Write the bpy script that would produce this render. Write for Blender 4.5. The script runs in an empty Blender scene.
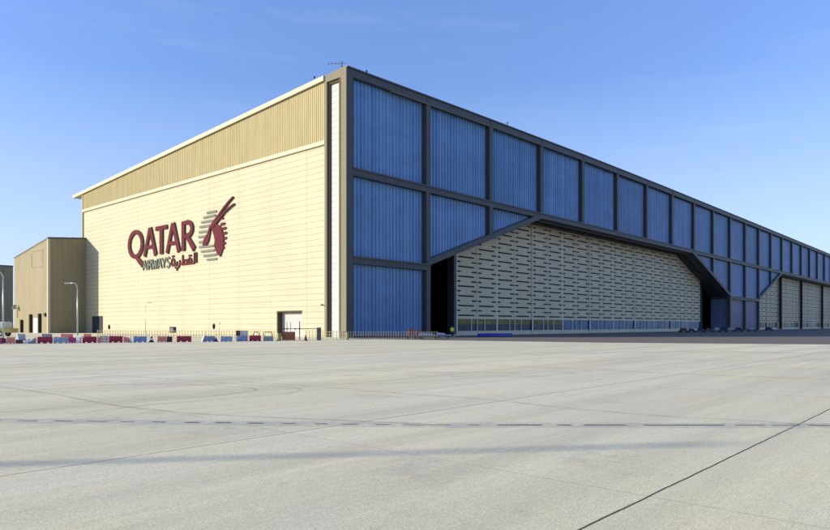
import bpy, bmesh, math, random
from mathutils import Vector
random.seed(4)
sc = bpy.context.scene
C = sc.collection
R = math.radians

# ------------------------------------------------------------------ scene frame
# x runs along the hangar's glazed front, y runs back along its cream side wall, z up; metres.
CAM = Vector((-65.49, -71.96, 1.9))
RT = Vector((0.66759, -0.74453, 0)); FW = Vector((0.74453, 0.66759, 0))
FPX, CU, HV = 658.0, 415.0, 325.0
def at(u, k, z=0.0):                       # a spot at a bearing u and a distance k from the viewpoint
    p = CAM + RT * ((u - CU) / FPX * k) + FW * k
    return Vector((p.x, p.y, z))
def gr(u, v, z=0.0):                       # a spot on the ground as surveyed from the photograph
    return at(u, CAM.z * FPX / (v - HV), z)
ROT_CAM = math.atan2(RT.y, RT.x)

# ------------------------------------------------------------------ materials
def mat(name, col, rough=.7, metal=0.0, spec=.5, var=0.0, scale=2.0, bump=0.0, bscale=40.0, stretch=(1,1,1), dirt=None, coat=0.0):
    m = bpy.data.materials.new(name); m.use_nodes = True
    nt = m.node_tree; N = nt.nodes; L = nt.links
    b = N['Principled BSDF']
    b.inputs['Base Color'].default_value = (*col, 1)
    b.inputs['Roughness'].default_value = rough
    b.inputs['Metallic'].default_value = metal
    b.inputs['Specular IOR Level'].default_value = spec
    if coat: b.inputs['Coat Weight'].default_value = coat
    tc = N.new('ShaderNodeTexCoord'); mp = N.new('ShaderNodeMapping')
    mp.inputs['Scale'].default_value = stretch
    L.new(tc.outputs['Object'], mp.inputs['Vector'])
    if var:
        n = N.new('ShaderNodeTexNoise'); n.inputs['Scale'].default_value = scale; n.inputs['Detail'].default_value = 6
        n.inputs['Roughness'].default_value = .65
        L.new(mp.outputs[0], n.inputs['Vector'])
        r = N.new('ShaderNodeMapRange'); r.inputs['From Min'].default_value = .3; r.inputs['From Max'].default_value = .7
        r.inputs['To Min'].default_value = 1 - var; r.inputs['To Max'].default_value = 1 + var
        L.new(n.outputs['Fac'], r.inputs['Value'])
        x = N.new('ShaderNodeVectorMath'); x.operation = 'SCALE'; x.inputs[0].default_value = col
        L.new(r.outputs[0], x.inputs['Scale'])
        L.new(x.outputs[0], b.inputs['Base Color'])
    if bump:
        n2 = N.new('ShaderNodeTexNoise'); n2.inputs['Scale'].default_value = bscale; n2.inputs['Detail'].default_value = 5
        L.new(tc.outputs['Object'], n2.inputs['Vector'])
        bp = N.new('ShaderNodeBump'); bp.inputs['Strength'].default_value = bump; bp.inputs['Distance'].default_value = .02
        L.new(n2.outputs['Fac'], bp.inputs['Height']); L.new(bp.outputs[0], b.inputs['Normal'])
    return m

def math_node(nt, op, a, b=None, c=None):
    n = nt.nodes.new('ShaderNodeMath'); n.operation = op
    for i, v in enumerate((a, b, c)):
        if v is None: continue
        if isinstance(v, (int, float)): n.inputs[i].default_value = v
        else: nt.links.new(v, n.inputs[i])
    return n.outputs[0]
def mix_col(nt, f, a, b):
    n = nt.nodes.new('ShaderNodeMix'); n.data_type = 'RGBA'
    for idx, v in ((0, f), (6, a), (7, b)):
        if isinstance(v, (int, float)): n.inputs[idx].default_value = v
        elif isinstance(v, tuple): n.inputs[idx].default_value = (*v, 1)
        else: nt.links.new(v, n.inputs[idx])
    return n.outputs[2]
def noise(nt, vec, scale, detail=5, rough=.6):
    n = nt.nodes.new('ShaderNodeTexNoise'); n.inputs['Scale'].default_value = scale
    n.inputs['Detail'].default_value = detail; n.inputs['Roughness'].default_value = rough
    nt.links.new(vec, n.inputs['Vector']); return n.outputs['Fac']
def mrange(nt, v, a, b, c=0., d=1.):
    n = nt.nodes.new('ShaderNodeMapRange'); nt.links.new(v, n.inputs['Value'])
    for k, x in zip(('From Min', 'From Max', 'To Min', 'To Max'), (a, b, c, d)): n.inputs[k].default_value = x
    return n.outputs[0]
def line_mask(nt, coord, period, offset, half):      # 1 on thin lines every period
    p = math_node(nt, 'PINGPONG', math_node(nt, 'SUBTRACT', coord, offset), period / 2)
    return math_node(nt, 'LESS_THAN', p, half)
def mapping(nt, scale=(1,1,1)):
    tc = nt.nodes.new('ShaderNodeTexCoord'); mp = nt.nodes.new('ShaderNodeMapping')
    mp.inputs['Scale'].default_value = scale; nt.links.new(tc.outputs['Object'], mp.inputs['Vector']); return mp.outputs[0]

def cream_wall_mat():
    m = mat('cream_wall_panels', (.80, .72, .52), rough=.75, spec=.2); nt = m.node_tree; b = nt.nodes['Principled BSDF']
    v = mapping(nt); sp = nt.nodes.new('ShaderNodeSeparateXYZ'); nt.links.new(v, sp.inputs[0])
    hl = line_mask(nt, sp.outputs['Z'], .93, .2, .045)
    vl = line_mask(nt, sp.outputs['Y'], 9.5, 0.0, .05)
    # every board takes a slightly different tone
    cb = nt.nodes.new('ShaderNodeCombineXYZ')
    nt.links.new(math_node(nt, 'FLOOR', math_node(nt, 'DIVIDE', math_node(nt, 'SUBTRACT', sp.outputs['Z'], .2), .93)), cb.inputs[0])
    nt.links.new(math_node(nt, 'FLOOR', math_node(nt, 'DIVIDE', sp.outputs['Y'], 9.5)), cb.inputs[1])
    wn = nt.nodes.new('ShaderNodeTexWhiteNoise'); nt.links.new(cb.outputs[0], wn.inputs['Vector'])
    tone = mrange(nt, wn.outputs['Value'], 0, 1, .965, 1.02)
    big = mrange(nt, noise(nt, mapping(nt, (1, .3, .08)), .5), .3, .7, .95, 1.03)
    sx = nt.nodes.new('ShaderNodeVectorMath'); sx.operation = 'SCALE'; sx.inputs[0].default_value = (.435, .405, .285)
    nt.links.new(math_node(nt, 'MULTIPLY', tone, big), sx.inputs['Scale'])
    run = mrange(nt, noise(nt, mapping(nt, (1, 1.3, .05)), .9, 5, .7), .55, .8, 0, .16)
    c0 = mix_col(nt, run, sx.outputs[0], (.22, .19, .12)); sx = type('o', (), {'outputs': [c0]})
    c = mix_col(nt, math_node(nt, 'MULTIPLY', hl, .5), sx.outputs[0], (.19, .165, .085))
    c = mix_col(nt, math_node(nt, 'MULTIPLY', vl, .4), c, (.2, .16, .08))
    nt.links.new(c, b.inputs['Base Color'])
    bp = nt.nodes.new('ShaderNodeBump'); bp.inputs['Distance'].default_value = .05; bp.inputs['Strength'].default_value = .6; bp.invert = True
    nt.links.new(math_node(nt, 'MAXIMUM', hl, vl), bp.inputs['Height']); nt.links.new(bp.outputs[0], b.inputs['Normal'])
    return m

def rib_panel_mat(name, col, col2, rough=.3):
    m = mat(name, col, rough=rough, spec=.5); nt = m.node_tree; b = nt.nodes['Principled BSDF']
    v = mapping(nt, (1, 1, .004))
    f1 = noise(nt, v, 1.3, 3, .7); f2 = noise(nt, v, 7.0, 2, .6)
    f = mrange(nt, math_node(nt, 'ADD', math_node(nt, 'MULTIPLY', f1, .5), math_node(nt, 'MULTIPLY', f2, .5)), .38, .64)
    blot = mrange(nt, noise(nt, mapping(nt, (.2, 1, .5)), .5, 6, .7), .35, .7, .82, 1.12)
    # a faint lap joint of the sheets
    c = mix_col(nt, f, col, col2)
    oi = nt.nodes.new('ShaderNodeObjectInfo')
    blot = math_node(nt, 'MULTIPLY', blot, mrange(nt, oi.outputs['Random'], 0, 1, .90, 1.10))
    grime = mrange(nt, noise(nt, mapping(nt, (.9, 1, .06)), 1.0, 6, .75), .55, .8, 1.0, .78)
    blot = math_node(nt, 'MULTIPLY', blot, grime)
    s = nt.nodes.new('ShaderNodeVectorMath'); s.operation = 'SCALE'; nt.links.new(c, s.inputs[0]); nt.links.new(blot, s.inputs['Scale'])
    nt.links.new(s.outputs[0], b.inputs['Base Color'])
    return m

def concrete_mat():
    m = mat('apron_concrete', (.4, .4, .37), rough=.85, spec=.3); nt = m.node_tree; b = nt.nodes['Principled BSDF']
    v = mapping(nt); sp = nt.nodes.new('ShaderNodeSeparateXYZ'); nt.links.new(v, sp.inputs[0])
    wob = mrange(nt, noise(nt, v, 1.2, 3), 0, 1, -.02, .02)
    X = math_node(nt, 'ADD', sp.outputs['X'], wob); Y = math_node(nt, 'ADD', sp.outputs['Y'], wob)
    jy = line_mask(nt, Y, 6.45, -69.02, .017); jx = line_mask(nt, X, 6.45, -58.33, .016)
    key = math_node(nt, 'LESS_THAN', math_node(nt, 'ABSOLUTE', math_node(nt, 'SUBTRACT', Y, -69.02)), .0085)
    cb = nt.nodes.new('ShaderNodeCombineXYZ')
    nt.links.new(math_node(nt, 'FLOOR', math_node(nt, 'DIVIDE', math_node(nt, 'ADD', Y, 69.02), 6.45)), cb.inputs[0])
    nt.links.new(math_node(nt, 'FLOOR', math_node(nt, 'DIVIDE', math_node(nt, 'ADD', X, 58.33), 6.45)), cb.inputs[1])
    wn = nt.nodes.new('ShaderNodeTexWhiteNoise'); nt.links.new(cb.outputs[0], wn.inputs['Vector'])
    slab = mrange(nt, wn.outputs['Value'], 0, 1, .965, 1.03)
    grain = mrange(nt, noise(nt, v, 38, 6, .85), .36, .64, .66, 1.34)
    grain2 = mrange(nt, noise(nt, v, 9, 4, .7), .3, .7, .92, 1.08)
    # streaks left by sweeping and traffic, running roughly across the view
    rm = nt.nodes.new('ShaderNodeMapping'); rm.inputs['Rotation'].default_value = (0, 0, R(52)); rm.inputs['Scale'].default_value = (.05, .9, 1)
    nt.links.new(v, rm.inputs['Vector'])
    streak = mrange(nt, noise(nt, rm.outputs[0], .8, 7, .72), .32, .68, .87, 1.11)
    rm2 = nt.nodes.new('ShaderNodeMapping'); rm2.inputs['Rotation'].default_value = (0, 0, R(38)); rm2.inputs['Scale'].default_value = (.03, .5, 1)
    nt.links.new(v, rm2.inputs['Vector'])
    streak2 = mrange(nt, noise(nt, rm2.outputs[0], .6, 6, .7), .35, .65, .92, 1.07)
    patch = noise(nt, v, .12, 6, .6)
    c = mix_col(nt, mrange(nt, patch, .4, .62), (.60, .56, .40), (.635, .57, .375))
    tot = slab
    for q in (grain, grain2, streak, streak2): tot = math_node(nt, 'MULTIPLY', tot, q)
    s = nt.nodes.new('ShaderNodeVectorMath'); s.operation = 'SCALE'; nt.links.new(c, s.inputs[0]); nt.links.new(tot, s.inputs['Scale'])
    c = s.outputs[0]
    stain = mrange(nt, math_node(nt, 'MULTIPLY', noise(nt, v, .9, 8, .8), noise(nt, v, .23, 3)), .30, .40, 0, .34)
    c = mix_col(nt, stain, c, (.27, .25, .2))
    vo = nt.nodes.new('ShaderNodeTexVoronoi'); vo.inputs['Scale'].default_value = 42; nt.links.new(v, vo.inputs['Vector'])
    dots = math_node(nt, 'LESS_THAN', vo.outputs['Distance'], mrange(nt, noise(nt, v, 3.0, 3), .4, .7, .10, .30))
    c = mix_col(nt, math_node(nt, 'MULTIPLY', dots, .5), c, (.20, .19, .15))             # exposed dark aggregate
    oil = math_node(nt, 'MULTIPLY', mrange(nt, noise(nt, v, 1.9, 2, .5), .70, .78, 0, .25), 1.0)
    c = mix_col(nt, oil, c, (.25, .235, .19))
    c = mix_col(nt, math_node(nt, 'MULTIPLY', jy, .8), c, (.15, .11, .07))
    c = mix_col(nt, math_node(nt, 'MULTIPLY', jx, .32), c, (.22, .18, .12))
    c = mix_col(nt, math_node(nt, 'MULTIPLY', key, .93), c, (.03, .027, .02))
    nt.links.new(c, b.inputs['Base Color'])
    bp = nt.nodes.new('ShaderNodeBump'); bp.inputs['Distance'].default_value = .006; bp.inputs['Strength'].default_value = .35
    nt.links.new(noise(nt, v, 60, 4, .7), bp.inputs['Height']); nt.links.new(bp.outputs[0], b.inputs['Normal'])
    return m

def wear_mat(name, col, alpha, scale=3.0, lo=.35, hi=.65):      # thin deposit that lets the concrete show through
    m = mat(name, col, rough=.85, spec=.2); nt = m.node_tree; b = nt.nodes['Principled BSDF']
    f = noise(nt, mapping(nt), scale, 6, .7)
    nt.links.new(mrange(nt, f, lo, hi, 0.15 * alpha, alpha), b.inputs['Alpha'])
    return m

M = {}
M['cream'] = cream_wall_mat()
M['tan'] = mat('tan_ribbed_cladding', (.36, .31, .17), rough=.85, spec=.1, var=.10, scale=.8, stretch=(1, 1, .15))
M['trim'] = mat('cream_trim', (.47, .44, .33), rough=.85, spec=.1, var=.04)
M['frame'] = mat('bronze_grey_frame', (.052, .054, .056), rough=.55, var=.10, scale=.6)
M['frame_dark'] = mat('dark_brown_frame', (.035, .03, .024), rough=.85, spec=.1, var=.10)
M['post'] = mat('lit_frame_tone', (.19, .175, .13), rough=.9, spec=.05, var=.05)  # frame colour painted lighter, for the side where sun strikes the corner
M['brown'] = mat('olive_brown_strip', (.085, .072, .045), rough=.8, spec=.1, var=.08)
M['white'] = mat('white_paint', (.42, .425, .42), rough=.85, spec=.1, var=.05, scale=3)
M['blue'] = rib_panel_mat('blue_ribbed_panels', (.065, .18, .40), (.165, .325, .57))
M['bluegrey'] = rib_panel_mat('blue_grey_ribbed_panels', (.10, .15, .27), (.17, .20, .32))
M['door'] = mat('pale_door_cladding', (.60, .50, .32), rough=.6, var=.08, scale=.5, stretch=(1, 1, .3))
M['slit'] = mat('dark_louvre_slit', (.038, .043, .052), rough=.8, spec=.1)
M['doorstrip'] = mat('door_joint_strip', (.62, .62, .57), rough=.5, var=.05)
M['glass'] = mat('blue_tinted_glass', (.03, .12, .22), rough=.22, spec=.25, var=.3, scale=.3)
M['glassdark'] = mat('dark_glass', (.02, .045, .07), rough=.25, spec=.25, var=.4, scale=.4)
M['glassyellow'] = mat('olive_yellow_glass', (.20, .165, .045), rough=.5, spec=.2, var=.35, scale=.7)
M['interior'] = mat('dark_interior', (.02, .02, .02), rough=.9)
M['roof'] = mat('roof_sheet', (.55, .54, .5), rough=.5, var=.06)
M['beige'] = mat('beige_annex_cladding', (.26, .23, .15), rough=.9, spec=.1, var=.09, scale=.35, stretch=(1, 1, .25))
M['concrete'] = concrete_mat()
M['asphalt'] = mat('asphalt', (.125, .098, .078), rough=.9, var=.25, scale=.6, bump=.3)
M['line'] = wear_mat('worn_grey_line', (.44, .47, .49), .38, 2.5)
M['dash'] = wear_mat('worn_dark_dash', (.035, .035, .035), 1.0, 7.0, .22, .42)
M['rubber'] = wear_mat('tyre_rubber_deposit', (.27, .22, .14), .30, 2.0)
M['pale'] = wear_mat('pale_scrape', (.7, .72, .7), .5, 5.0)
M['galv'] = mat('galvanised_steel', (.45, .47, .47), rough=.45, metal=.5, var=.08)
M['fence'] = mat('cream_painted_steel', (.36, .30, .16), rough=.5, var=.10)
M['fencegrey'] = mat('pale_grey_painted_steel', (.17, .165, .14), rough=.7, spec=.2, var=.10)
M['b_red'] = mat('crimson_plastic', (.34, .014, .035), rough=.5, var=.2, scale=3)
M['b_mag'] = mat('magenta_red_plastic', (.48, .04, .14), rough=.5, var=.2, scale=3)
M['b_blue'] = mat('faded_blue_plastic', (.22, .28, .42), rough=.6, var=.3, scale=3)
M['b_lav'] = mat('grey_blue_plastic', (.34, .38, .46), rough=.6, var=.3, scale=3)
M['b_salmon'] = mat('faded_orange_plastic', (.75, .24, .15), rough=.55, var=.2, scale=3)
M['b_white'] = mat('white_plastic', (.72, .72, .68), rough=.5, var=.12, scale=3)
M['b_grey'] = mat('grey_plastic', (.25, .28, .28), rough=.55, var=.15, scale=3)
M['b_dark'] = mat('dark_maroon_plastic', (.10, .018, .022), rough=.55, var=.2, scale=3)
M['black'] = mat('black_rubber', (.015, .015, .016), rough=.6)
M['wood'] = mat('red_brown_wood', (.34, .12, .05), rough=.8, var=.3, scale=6)
M['olive'] = mat('olive_drum_paint', (.30, .24, .08), rough=.6, var=.2, scale=4)
M['maroon'] = mat('maroon_sign_paint', (.105, .026, .034), rough=.9, spec=.05, var=.08)
M['logogrey'] = mat('grey_green_sign_paint', (.155, .17, .145), rough=.9, spec=.05, var=.08)
M['letterdark'] = mat('dark_sign_return', (.05, .045, .035), rough=.6)
M['limeyellow'] = mat('yellow_green_truck_paint', (.24, .22, .05), rough=.4, var=.1, coat=.3)
M['truckgrey'] = mat('pale_grey_truck_paint', (.42, .45, .46), rough=.4, var=.1)
M['hivis'] = mat('yellow_hi_vis_fabric', (.55, .70, .05), rough=.8)
M['navy'] = mat('navy_fabric', (.02, .03, .07), rough=.9)
M['skin'] = mat('skin', (.25, .13, .08), rough=.6)
M['hair'] = mat('black_hair', (.01, .01, .01), rough=.7)
M['tarp'] = mat('blue_grey_tarpaulin', (.10, .17, .32), rough=.5, var=.3, scale=4)
M['lamp'] = mat('lamp_lens', (.6, .6, .55), rough=.2)

# ------------------------------------------------------------------ mesh builder
class MB:
    def __init__(s): s.v = []; s.f = []; s.m = []
    def add(s, vs, fs, mi=0):
        n = len(s.v); s.v += [tuple(p) for p in vs]; s.f += [tuple(n + i for i in f) for f in fs]; s.m += [mi] * len(fs)
    def box(s, x0, x1, y0, y1, z0, z1, mi=0):
        s.add([(x0,y0,z0),(x1,y0,z0),(x1,y1,z0),(x0,y1,z0),(x0,y0,z1),(x1,y0,z1),(x1,y1,z1),(x0,y1,z1)],
              [(0,3,2,1),(4,5,6,7),(0,1,5,4),(1,2,6,5),(2,3,7,6),(3,0,4,7)], mi)
    def hexa(s, b, t, mi=0):            # bottom 4 points, top 4 points, both counter-clockwise from above
        s.add(list(b) + list(t), [(0,3,2,1),(4,5,6,7),(0,1,5,4),(1,2,6,5),(2,3,7,6),(3,0,4,7)], mi)
    def prism(s, prof, axis, a0, a1, mi=0):   # profile of 2-D points extruded along an axis
        n = len(prof)
        def P(p, a):
            return (a, p[0], p[1]) if axis == 'x' else ((p[0], a, p[1]) if axis == 'y' else (p[0], p[1], a))
        s.add([P(p, a0) for p in prof] + [P(p, a1) for p in prof],
              [tuple(range(n))[::-1], tuple(range(n, 2*n))] + [(i, (i+1) % n, n + (i+1) % n, n + i) for i in range(n)], mi)
    def tube(s, pts, rs, n=10, mi=0, cap=True):
        pts = [Vector(p) for p in pts]
        if not isinstance(rs, (list, tuple)): rs = [rs] * len(pts)
        rings = []; side = None
        for i, p in enumerate(pts):
            d = (pts[min(i+1, len(pts)-1)] - pts[max(i-1, 0)]).normalized()
            if side is None:
                side = d.orthogonal().normalized()
            side = (side - d * side.dot(d)).normalized(); up = d.cross(side)
            rings.append([p + (side * math.cos(2*math.pi*j/n) + up * math.sin(2*math.pi*j/n)) * rs[i] for j in range(n)])
        vs = [q for r in rings for q in r]; fs = []
        for i in range(len(pts) - 1):
            for j in range(n):
                fs.append((i*n+j, i*n+(j+1) % n, (i+1)*n+(j+1) % n, (i+1)*n+j))
        if cap: fs += [tuple(range(n))[::-1], tuple((len(pts)-1)*n + j for j in range(n))]
        s.add(vs, fs, mi)
    def build(s, name, mats, parent=None, smooth=False):
        if not isinstance(mats, (list, tuple)): mats = [mats]
        off = Vector((0,0,0)) if parent is None else WORLD(parent)
        me = bpy.data.meshes.new(name)
        me.from_pydata([tuple(Vector(p) - off) for p in s.v], [], s.f)
        for m in mats: me.materials.append(m)
        for p, mi in zip(me.polygons, s.m): p.material_index = mi; p.use_smooth = smooth
        bm = bmesh.new(); bm.from_mesh(me); bmesh.ops.recalc_face_normals(bm, faces=bm.faces); bm.to_mesh(me); bm.free()
        o = bpy.data.objects.new(name, me); C.objects.link(o)
        if parent is not None: o.parent = parent
        return o
def WORLD(o):
    p = Vector(o.location)
    while o.parent: o = o.parent; p += Vector(o.location)
    return p
def tag(o, label=None, cat=None, group=None, kind=None):
    if label: o['label'] = label
    if cat: o['category'] = cat
    if group: o['group'] = group
    if kind: o['kind'] = kind
    return o
def thing(name, label, cat, loc=(0,0,0), group=None, rz=0):
    o = bpy.data.objects.new(name, None); C.objects.link(o); o.location = loc; o.rotation_euler = (0,0,rz)
    o.empty_display_size = .3
    return tag(o, label, cat, group)
def dup(root, loc, rz=0, label=None):
    r = root.copy(); C.objects.link(r); r.location = loc; r.rotation_euler = (0,0,rz)
    if label: r['label'] = label
    for ch in list(root.children):
        c = ch.copy(); C.objects.link(c); c.parent = r
        for g in list(ch.children):
            d = g.copy(); C.objects.link(d); d.parent = c
    return r
def bevel(o, w=.02, seg=2):
    b = o.modifiers.new('bevel', 'BEVEL'); b.width = w; b.segments = seg; b.limit_method = 'ANGLE'; return o

# ------------------------------------------------------------------ setting
g = MB(); g.add([(-3000,-3000,0),(3000,-3000,0),(3000,3000,0),(-3000,3000,0)], [(0,1,2,3)])
tag(g.build('ground', M['concrete']), kind='structure')

p1, p2, p3 = gr(430, 340.1, .004), gr(600, 342.6, .004), gr(830, 344.5, .004)
far = p3 + (p3 - p2) * 6
g = MB(); pts = [p1, p2, p3, far, Vector((520, -260, .004)), Vector((520, -.2, .004)), Vector((-1, -.2, .004)), Vector((-2.2, -8, .004))]
g.add(pts, [tuple(range(len(pts)))])
tag(g.build('asphalt_road', M['asphalt']), kind='structure')

# worn line across the apron with its broken dark dashes
def line_v(u): return 420.6 + (u / 415.0) * 4.5 if u < 415 else 425.1 + (u - 415) / 415 * .5
def ribbon(name, pts, w, m, z):
    g = MB(); vs = []
    for i, p in enumerate(pts):
        d = (pts[min(i+1, len(pts)-1)] - pts[max(i-1, 0)]); d.z = 0; d.normalize(); n = Vector((-d.y, d.x, 0))
        ww = w if not isinstance(w, (list, tuple)) else w[i]
        for sgn in (-1, 1):
            q = p + n * (ww / 2 * sgn); vs.append((q.x, q.y, z))
    g.add(vs, [(2*i, 2*i+1, 2*i+3, 2*i+2) for i in range(len(pts) - 1)])
    return g.build(name, m)
ext = [at(-260, 13.6), at(-120, 13.35)] + [gr(u, line_v(u)) for u in range(0, 831, 83)] + [at(960, 12.4), at(1100, 12.4)]
tag(ribbon('painted_line', ext, .62, M['line'], .004), kind='structure')
dashes = [(-20,1),(17,38),(55,72),(87,107),(120,134),(152,165),(185,199),(215,231),(247,263),(281,295),(314,327),(342,358),(375,390),(402,451),(467,480),(497,542),(557,571),(583,626),(643,724),(735,764),(772,800),(808,860)]
g = MB()
for u0, u1 in dashes:
    n = 4; w = random.uniform(.03, .055)
    for i in range(n):
        a, b = u0 + (u1-u0)*i/n, u0 + (u1-u0)*(i+1)/n
        P, Q = gr(a, line_v(a)), gr(b, line_v(b)); d = (Q-P).normalized(); nn = Vector((-d.y, d.x, 0)) * w / 2
        g.add([(P.x-nn.x, P.y-nn.y, .008), (Q.x-nn.x, Q.y-nn.y, .008), (Q.x+nn.x, Q.y+nn.y, .008), (P.x+nn.x, P.y+nn.y, .008)], [(0,1,2,3)])
tag(g.build('painted_dashes', M['dash']), kind='structure')

def smooth_path(pv, n=8):                         # Catmull-Rom through ground points
    P = [gr(u, v) for u, v in pv]; P = [P[0]*2 - P[1]] + P + [P[-1]*2 - P[-2]]; out = []
    for i in range(1, len(P) - 2):
        for k in range(n):
            t = k / n; a, b, c, d = P[i-1], P[i], P[i+1], P[i+2]
            out.append(.5 * ((2*b) + (c-a)*t + (2*a-5*b+4*c-d)*t*t + (3*b-a-3*c+d)*t*t*t))
    out.append(P[-2]); return out
marks = [
    ([(-40,381),(0,387),(50,394),(105,404),(150,410),(215,415),(300,419),(420,424)], .13, 'rubber'),
    ([(-30,415),(0,413),(60,408),(140,401),(200,397.5),(245,392),(255,389.5),(235,387),(170,384.5),(90,385.5)], .12, 'rubber'),
    ([(-30,369),(40,367.5),(100,365),(200,361.5),(320,358)], .30, 'rubber'),
    ([(70,415),(150,405),(220,400),(285,394),(299,390),(288,387.5),(240,384.5),(150,378),(60,372)], .12, 'rubber'),
    ([(200,363),(300,369),(415,372),(520,373.5)], .22, 'rubber'),
    ([(240,382),(330,388),(400,394),(480,399),(560,408),(650,415.5),(760,422),(860,429)], .13, 'rubber'),
    ([(400,363.5),(500,366),(600,370.5),(711,375.5),(850,381)], .22, 'rubber'),
    ([(590,384.5),(650,387),(711,390.5),(790,395.5),(850,398)], .10, 'pale'),
    ([(320,384),(400,383.5),(470,378),(520,373)], .12, 'rubber'),
    ([(0,356),(120,357),(260,354.5),(400,353.5)], .5, 'rubber'),
    ([(440,352),(540,353.5),(680,352),(850,354)], .6, 'rubber'),
    ([(500,359),(600,357.5),(740,361),(860,360)], .3, 'pale'),
]
for i, (pv, w, k) in enumerate(marks):
    tag(ribbon('tyre_mark' if k == 'rubber' else 'scrape_mark', smooth_path(pv), w, M[k],   .012 + .0015*i), kind='structure')

# ------------------------------------------------------------------ hangar
BAY = 18.15; NB = 26; W = BAY * NB; DEP = 95.3
def lerp_tab(t, x):
    if x <= t[0][0]: return t[0][1]
    for (a, b), (c, d) in zip(t, t[1:]):
        if x <= c: return b + (d - b) * (x - a) / (c - a)
    return t[-1][1]
def roofz(a): return lerp_tab([(0,40.0),(32,40.55),(75,41.05),(117,41.25),(200,41.25),(358,41.1),(480,40.9)], a)
def roof_drop(b): return max(0.0, b) * .0585          # roof falls away from the front
RU, RL = (24.15, 25.3), (11.05, 12.15)                  # upper and lower rails of the front
O1 = (BAY, 3*BAY, 8*BAY - 1.5, 10*BAY); O2 = (12*BAY, 14*BAY, 23*BAY, 25*BAY)
def ceil_at(a):                                       # underside of the front above the two door openings
    for o in (O1, O2):
        if o[0] <= a <= o[3]:
            return lerp_tab([(o[0], RL[1]-.3), (o[1], RU[0]), (o[2], RU[0]), (o[3], RL[1]-.3)], a)
    return 0.0
H = thing('hangar', 'enormous aircraft hangar with cream side wall and blue ribbed front', 'hangar', (0,0,0))
PY = .95                                              # panel plane behind the frame face

def corrugated(a0, a1, zb, zt, pitch=.80, depth=.20, y=PY):
    g = MB(); n = max(1, round((a1 - a0) / pitch)); p = (a1 - a0) / n; prof = []
    for i in range(n):
        s = a0 + i * p
        prof += [(s, y), (s + p*.14, y - depth), (s + p*.40, y - depth), (s + p*.54, y)]
    prof.append((a1, y))
    vs = []
    for a, yy in prof: vs += [(a, yy, zb(a)), (a, yy, zt(a))]
    g.add(vs, [(2*i, 2*i+2, 2*i+3, 2*i+1) for i in range(len(prof) - 1)])
    return g
CW = .54
for i in range(NB):
    a0, a1 = i*BAY + (1.0 if i == 0 else CW), (i+1)*BAY - CW
    corrugated(a0, a1, lambda a: RU[1], lambda a: roofz(a) - 1.35).build('wall_panel', M['blue'], H)
    mid = (a0 + a1) / 2
    if i in (0, 10, 11, 25):
        corrugated(a0, a1, lambda a: RL[1], lambda a: RU[0]).build('wall_panel', M['blue'], H)
        corrugated(a0, a1, lambda a: .25, lambda a: RL[0]).build('wall_panel', M['bluegrey' if i else 'blue'], H)
    elif ceil_at(mid) < RU[0] - .3:
        # the band between the rails, cut off by the slanting edge of the opening
        xs0, xs1 = a0, a1
        for o in (O1, O2):
            if o[1] - 1e-3 > a0 >= o[0]: xs1 = min(a1, o[1] - 3.6)
            if o[2] < a1 <= o[3] : xs0 = max(a0, o[2] + 3.6)
        if xs1 - xs0 > 1: corrugated(xs0, xs1, lambda a: min(RU[0]-.05, ceil_at(a) + .9), lambda a: RU[0]).build('wall_panel', M['blue'], H)
# frame: columns, rails, top beam
for i in range(1, NB + 1):
    a = i * BAY
    zb = 0.0 if i in (1, 10, 11, 12, 25, 26) else (ceil_at(a) + .5 if ceil_at(a) < RU[0] - .2 else RU[1])
    g = MB(); a1 = min(a + CW, W)
    if zb < RU[0]:
        if zb == 0:
            g.box(a-CW, a1, 0, PY+.3, 0, RL[0]); g.box(a-CW, a1, 0, PY+.3, RL[1], RU[0])
        else: g.box(a-CW, a1, 0, PY+.3, zb, RU[0])
    g.box(a-CW, a1, 0, PY+.3, RU[1], roofz(a) - 1.35)
    g.build('column', M['frame'], H)
g = MB(); g.box(-.30, 1.0, -.02, PY+.3, 0, 38.65); g.build('corner_post', M['frame'], H)
for (z0, z1), spans in ((RU, [(1.0, W)]), (RL, [(1.0, O1[0]+CW), (O1[3]-CW, O2[0]+CW), (O2[3]-CW, W)])):
    for s0, s1 in spans:
        g = MB(); g.box(s0, s1, 0, PY+.35, z0, z1 - .28); g.box(s0, s1, -.14, PY+.35, z1-.28, z1)
        g.build('rail', M['frame'], H)
g = MB()
xs = [-.3] + [BAY*i/2 for i in range(1, NB*2)] + [W]
for x0, x1 in zip(xs, xs[1:]):
    for (d0, d1, y0) in ((1.35, .22, 0.0), (.22, 0.0, -.18)):
        g.hexa([(x0,y0,roofz(x0)-d0),(x1,y0,roofz(x1)-d0),(x1,PY+.5,roofz(x1)-d0),(x0,PY+.5,roofz(x0)-d0)],
               [(x0,y0,roofz(x0)-d1),(x1,y0,roofz(x1)-d1),(x1,PY+.5,roofz(x1)-d1),(x0,PY+.5,roofz(x0)-d1)])
g.build('top_beam', M['frame'], H)
g = MB()                                              # thin light drip rail under the top beam
for x0, x1 in zip(xs[1:], xs[2:]):
    g.hexa([(x0,-.10,roofz(x0)-1.50),(x1,-.10,roofz(x1)-1.50),(x1,.1,roofz(x1)-1.50),(x0,.1,roofz(x0)-1.50)],
           [(x0,-.10,roofz(x0)-1.36),(x1,-.10,roofz(x1)-1.36),(x1,.1,roofz(x1)-1.36),(x0,.1,roofz(x0)-1.36)])
g.build('drip_rail', M['post'], H)

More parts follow.
